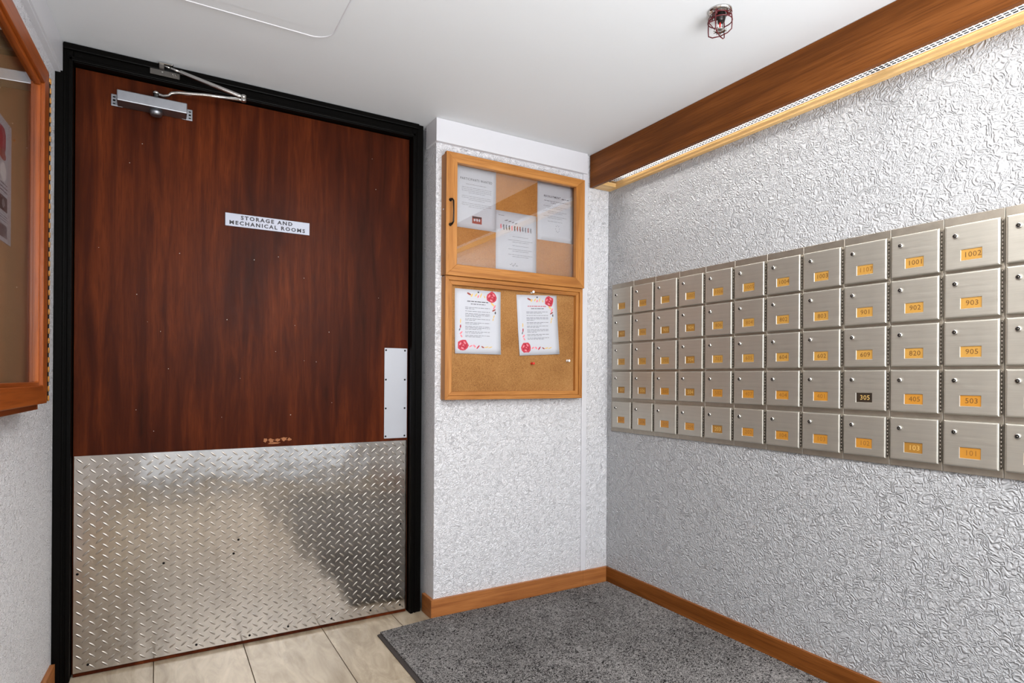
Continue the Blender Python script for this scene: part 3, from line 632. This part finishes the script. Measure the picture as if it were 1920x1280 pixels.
# ------------------------------------------------------------------ mailboxes
mb = thing('mailbox_bank', 'bank of brushed steel mailboxes with brass number cards on the right wall', 'mailboxes', (XR, -1.0, 0.79))
MX0 = 2.2775     # panel face
MXD = 2.2630     # door face
pitch_y, y_first, dw = 0.1511, -0.1925, 0.1375
rows_z = [(1.3845, 1.5165), (1.2445, 1.3765), (1.1040, 1.2360), (0.9620, 1.0950), (0.8115, 0.9450)]
for k in range(12):
    y0 = y_first - k*pitch_y + 0.0068; y1 = y0 - pitch_y + 0.0012
    if k == 0: y0 = -0.170
    MB().box(MX0, XR-0.0003, y1, y0, 0.791, 1.5435, M_STEELF, 0.0009, 1).build('column_panel', mb)
NUM = [['1010', '1009', '1008', '1007', '1006', '1005', '1004', '1003', '1107', '1001', '1002', '1003'],
       ['907', '906', '905', '904', '806', '804', '802', '803', '901', '902', '903', '904'],
       ['707', '706', '705', '704', '703', '605', '604', '602', '609', '820', '905', '906'],
       ['507', '506', '505', '504', '502', '407', '404', '401', '305', '405', '503', '504'],
       ['207', '206', '205', '204', '203', '202', '104', '103', '102', '103', '101', '100']]
# (card material, digit material); default is faint digits on brass
DARKC = {(0, 1), (3, 1), (3, 3), (4, 4), (8, 3), (9, 4), (3, 2), (1, 3), (0, 3), (2, 1)}
CLEAR = {(10, 0), (10, 1), (10, 2), (10, 3), (9, 0), (9, 1), (9, 2), (9, 3), (8, 1), (8, 2), (7, 1), (6, 1), (7, 2), (6, 2), (6, 0), (7, 0), (9, 4)}
# door shape: rounded slab with a cut-out for the card (built as a frame around the opening)
def door_mesh(cy0, cz0, oy, oz, ow, oh):
    pass
hd = 0.1325
def make_door_bm():
    """front face towards -x, local: y from 0 (left) to -dw (right), z 0..hd, x 0 at panel and -0.0145 at face"""
    w = MB(); D = MX0-MXD
    y_, z_, = [0.0, 0.0553, 0.1095-0.001, dw], [0.0, 0.0245, 0.0572, hd]
    # slab ring around the card window
    oy0, oy1, oz0, oz1 = 0.0415, 0.0955, 0.0250, 0.0575
    b = 0.0035
    outer = [(0, 0), (dw, 0), (dw, hd), (0, hd)]; 
    # profile layers: (inset, depth)
    lay = [(0.0, 0.0), (0.0, D-0.0045), (0.0008, D-0.0022), (0.0025, D-0.0006), (0.0050, D)]
    rings = []
    for ins, dp in lay: rings.append([w.bm.verts.new((-dp, -y, z)) for y, z in ((ins, ins), (dw-ins, ins), (dw-ins, hd-ins), (ins, hd-ins))])
    i = w.mi(M_STEEL)
    def F(v):
        f = w.bm.faces.new(v); f.material_index = i; return f
    for A, B in zip(rings, rings[1:]):
        for k in range(4): F((A[k], A[(k+1) % 4], B[(k+1) % 4], B[k]))
    inner = [w.bm.verts.new((-D, -y, z)) for y, z in ((oy0, oz0), (oy1, oz0), (oy1, oz1), (oy0, oz1))]
    L = rings[-1]
    for k in range(4): F((L[k], L[(k+1) % 4], inner[(k+1) % 4], inner[k]))
    lip = [w.bm.verts.new((-D+0.0022, -y, z)) for y, z in ((oy0+.0012, oz0+.0012), (oy1-.0012, oz0+.0012), (oy1-.0012, oz1-.0012), (oy0+.0012, oz1-.0012))]
    for k in range(4): F((inner[k], inner[(k+1) % 4], lip[(k+1) % 4], lip[k]))
    bmesh.ops.recalc_face_normals(w.bm, faces=w.bm.faces)
    me = bpy.data.meshes.new('mailbox_door'); w.bm.to_mesh(me); w.bm.free(); me.materials.append(M_STEEL); return me
ME_DOOR = make_door_bm()
def mesh_of(fn, name):
    w = MB(); fn(w); me = bpy.data.meshes.new(name); w.bm.to_mesh(me); w.bm.free()
    for m in w.mats: me.materials.append(m)
    return me
D = MX0-MXD
def lockf(w):
    w.lathe((0, 0, 0), [(0.0078, 0.0), (0.0078, -0.0022), (0.0062, -0.0046), (0.0052, -0.0050)], M_CHROME, 20, 'x')
    w.lathe((0, 0, 0), [(0.0050, -0.0045), (0.0050, -0.0052), (0.0044, -0.0052), (0.0040, -0.0051)], M_DARK, 16, 'x'); w.lathe((0, 0, 0), [(0.0021, -0.0050), (0.0021, -0.0056), (0.0009, -0.0058)], M_STEELF, 16, 'x'); w.box(-0.0062, -0.0055, -0.0009, 0.0009, -0.0030, 0.0030, M_DARK)
ME_LOCK = mesh_of(lockf, 'lock')
M_HINGE = mat('dark_hinge_steel', srgb(120, 112, 104), 0.4, 1.0)  # darker steel for the hinge knuckles
def hingef(w):
    for k in range(11): w.cyl((0, 0, 0.006+k*0.0112), (0, 0, 0.006+k*0.0112+0.0098), 0.0021, M_HINGE, seg=8)
ME_HINGE = mesh_of(hingef, 'hinge')
def card_mesh(s, cm, im):
    w = MB(); w.box(-D+0.0024, -0.004, -0.0943, -0.0427, 0.0262, 0.0563, cm)
    if s: w.add_mesh(text_mesh(s, 0.0215, 1.05), T_right(-D+0.0022, -0.0710, 0.0410, 1.0), im)
    me = bpy.data.meshes.new('number_card'); w.bm.to_mesh(me); w.bm.free()
    for m in w.mats: me.materials.append(m)
    return me
base = Vector(mb.location)
for c_i in range(12):
    for r_i, (z0, z1) in enumerate(rows_z):
        o = bpy.data.objects.new('mailbox_door', ME_DOOR); COL.objects.link(o); o.parent = mb
        yy = y_first - c_i*pitch_y; o.location = Vector((MX0-0.0002, yy, z0)) - base; o.scale = (1, 1, (z1-z0)/hd)
        l = bpy.data.objects.new('lock', ME_LOCK); COL.objects.link(l); l.parent = o; l.location = (-D, -0.0290, 0.0995); l.rotation_euler = (random.choice((0, 0, 0.15, -0.3)), 0, 0)
        dark = (c_i, r_i) in DARKC; clear = (c_i, r_i) in CLEAR
        cm = M_CARD[3] if (c_i, r_i) == (8, 3) else M_CARD[2] if dark else (M_CARD[1] if r_i >= 3 else M_CARD[0])
        im = M_ENGRL if (dark) else (M_ENGRD if clear else M_ENGR)
        s = NUM[r_i][c_i]
        cd = bpy.data.objects.new('number_card', card_mesh(s, cm, im)); COL.objects.link(cd); cd.parent = o
        cd['label'] = ('black' if cm is M_CARD[3] else 'dull brass' if dark else 'brass-coloured') + ' number card' + ((' reading ' + s) if clear else '')
        hh = bpy.data.objects.new('hinge', ME_HINGE); COL.objects.link(hh); hh.parent = o; hh.location = (-0.0055, -dw-0.0024, 0.0)

# ------------------------------------------------------------------ light valance over the mailboxes
VX, VZ = 2.153, 2.034
def wash(y, L):
    d = bpy.data.lights.new('valance_tube_light', 'AREA'); d.shape = 'RECTANGLE'; d.size = 0.04; d.size_y = L; d.energy = 3.2*L; d.color = (1.0, 0.97, 0.92); d.spread = math.radians(75)
    o = bpy.data.objects.new('valance_tube_light', d); o.location = (2.197, y, 2.135); o.rotation_euler = (0, math.radians(-16), 0); COL.objects.link(o)
wash(-0.88, 1.2); wash(-2.16, 1.2)
va = thing('light_valance', 'long brown wood light valance with egg-crate louver above the mailboxes', 'light fixture', (2.22, -1.8, H))
Y0, Y1 = -0.1395, -3.3
MB().box(VX, VX+0.019, Y1, Y0, VZ, H-0.0012, M_TEAK[1], 0.0008, 1).build('front_board', va)
MB().box(2.262, XR-0.0005, Y1, Y0, VZ+0.001, VZ+0.042, M_PINE[1], 0.001, 1).build('wall_rail', va, 'golden wood rail against the wall')
MB().box(VX+0.0195, 2.2615, Y0-0.075, Y0, VZ+0.001, VZ+0.020, M_PINE[0], 0.001, 1).build('end_rail', va, 'golden wood end piece')
MB().box(VX+0.020, VX+0.026, Y1, Y0-0.076, VZ+0.014, VZ+0.024, M_WHITE).build('louver_ledge', va)
lv = MB(); LZ0, LZ1 = VZ+0.030, VZ+0.042; yy = Y0-0.078
while yy > -3.0:
    lv.box(VX+0.0265, 2.2615, yy-0.0011, yy+0.0011, LZ0, LZ1, M_LOUVER); lv.box(VX+0.0265, 2.2615, yy-0.0014, yy+0.0014, LZ0-0.0016, LZ0, M_LIP); yy -= 0.0165
for k in range(7): lv.box(VX+0.028+k*0.0132, VX+0.0295+k*0.0132, -3.0, Y0-0.078, LZ0+.0003, LZ1-.0003, M_LOUVER); lv.box(VX+0.0276+k*0.0132, VX+0.0299+k*0.0132, -3.0, Y0-0.078, LZ0-0.0014, LZ0, M_LIP)
lv.build('louver', va, 'white egg-crate louver', kind='stuff')
M_REFL = mat('white_enamel', srgb(235, 235, 235), 0.5)
MB().box(VX+0.020, XR-0.001, Y1, Y0-0.002, H-0.012, H-0.0015, M_REFL).build('channel', va)
for a in (-0.28, -1.56):
    MB().cyl((2.190, a, 2.160), (2.190, a-1.2, 2.160), 0.013, M_TUBE, seg=12).build('lamp_tube', va, 'glowing fluorescent tube')
    MB().box(2.180, 2.200, a-0.02+0.03, a+0.03, 2.14, 2.187, M_WHITE).build('lamp_holder', va); MB().box(2.180, 2.200, a-1.23, a-1.2, 2.14, 2.187, M_WHITE).build('lamp_holder', va)

# ------------------------------------------------------------------ sprinkler with wire guard
sx, sy = 1.745, -1.312
sp = thing('sprinkler', 'ceiling sprinkler head inside a dark red wire guard', 'sprinkler', (sx, sy, H))
MB().lathe((sx, sy, H), [(0.036, -0.0005), (0.036, -0.004), (0.030, -0.009), (0.016, -0.012)], M_CHROME, 28).build('escutcheon', sp, 'chrome ceiling cup')
w = MB(); w.lathe((sx, sy, H), [(0.017, -0.010), (0.017, -0.024), (0.014, -0.034), (0.008, -0.038)], M_BRONZE, 16)
for s_ in (-1, 1): w.tube([(sx+s_*0.010, sy, H-0.026), (sx+s_*0.014, sy, H-0.040), (sx+s_*0.009, sy, H-0.054), (sx, sy, H-0.060)], 0.0022, M_CHROME, 8)
w.cyl((sx, sy, H-0.028), (sx, sy, H-0.058), 0.0025, M_RED, seg=10); w.build('head', sp)
w = MB(); w.lathe((sx, sy, H), [(0.004, -0.058), (0.016, -0.061), (0.016, -0.0625), (0.003, -0.064)], M_CHROME, 18)
for k in range(10):
    a = k*0.628; w.box(sx+math.cos(a)*0.018-0.002, sx+math.cos(a)*0.018+0.002, sy+math.sin(a)*0.018-0.002, sy+math.sin(a)*0.018+0.002, H-0.064, H-0.062, M_CHROME)
w.build('deflector', sp)
w = MB(); g_r = 0.036
def circ(r, z, n=28): return [(sx+r*math.cos(2*math.pi*k/n), sy+r*math.sin(2*math.pi*k/n), z) for k in range(n)]
w.tube(circ(g_r, H-0.034), 0.0017, M_REDWIRE, 8, True); w.tube(circ(0.022, H-0.012), 0.0017, M_REDWIRE, 8, True)
for k in range(4):
    a = math.radians(20+90*k); c_, s_ = math.cos(a), math.sin(a)
    P = lambda r, z: (sx+c_*r, sy+s_*r, H-z)
    w.tube([P(0.020, 0.012), P(0.030, 0.018), P(g_r, 0.024), P(g_r+.001, 0.034), P(g_r+.001, 0.055), P(0.036, 0.068), P(0.024, 0.076), P(0.002, 0.079)], 0.0018, M_REDWIRE, 8)
    # clip loop at the ceiling
    w.tube([P(0.030+0.007*math.cos(t_*math.pi/5), 0.016+0.007*math.sin(t_*math.pi/5)) for t_ in range(10)], 0.0014, M_REDWIRE, 6, True)
a = math.radians(155); 
for z0_, z1_ in ((0.020, 0.040), (0.060, 0.040)): w.tube([(sx, sy+0.012, H-z0_), (sx+math.cos(a)*g_r, sy+math.sin(a)*g_r, H-z1_)], 0.0014, M_REDWIRE, 6)
w.build('wire_guard', sp, 'dark red wire cage')

# ------------------------------------------------------------------ floor mat
fm = thing('floor_mat', 'grey looped entrance mat with dark rubber edge on the floor below the mailboxes', 'mat', (1.65, -1.6, 0))
w = MB(); w.prism([(1.052, -0.178), (1.30, -0.1505), (2.2695, -0.152), (2.2695, -3.0), (1.046, -3.0)], 0.0006, 0.0085, M_PILE, 'z'); w.build('carpet_pile', fm)
w = MB(); w.prism([(1.036, -0.190), (1.0515, -0.184), (1.0455, -3.0), (1.020, -3.0)], 0.0006, 0.0040, M_RUBBER, 'z'); w.build('rubber_edge', fm, 'dark rubber border')
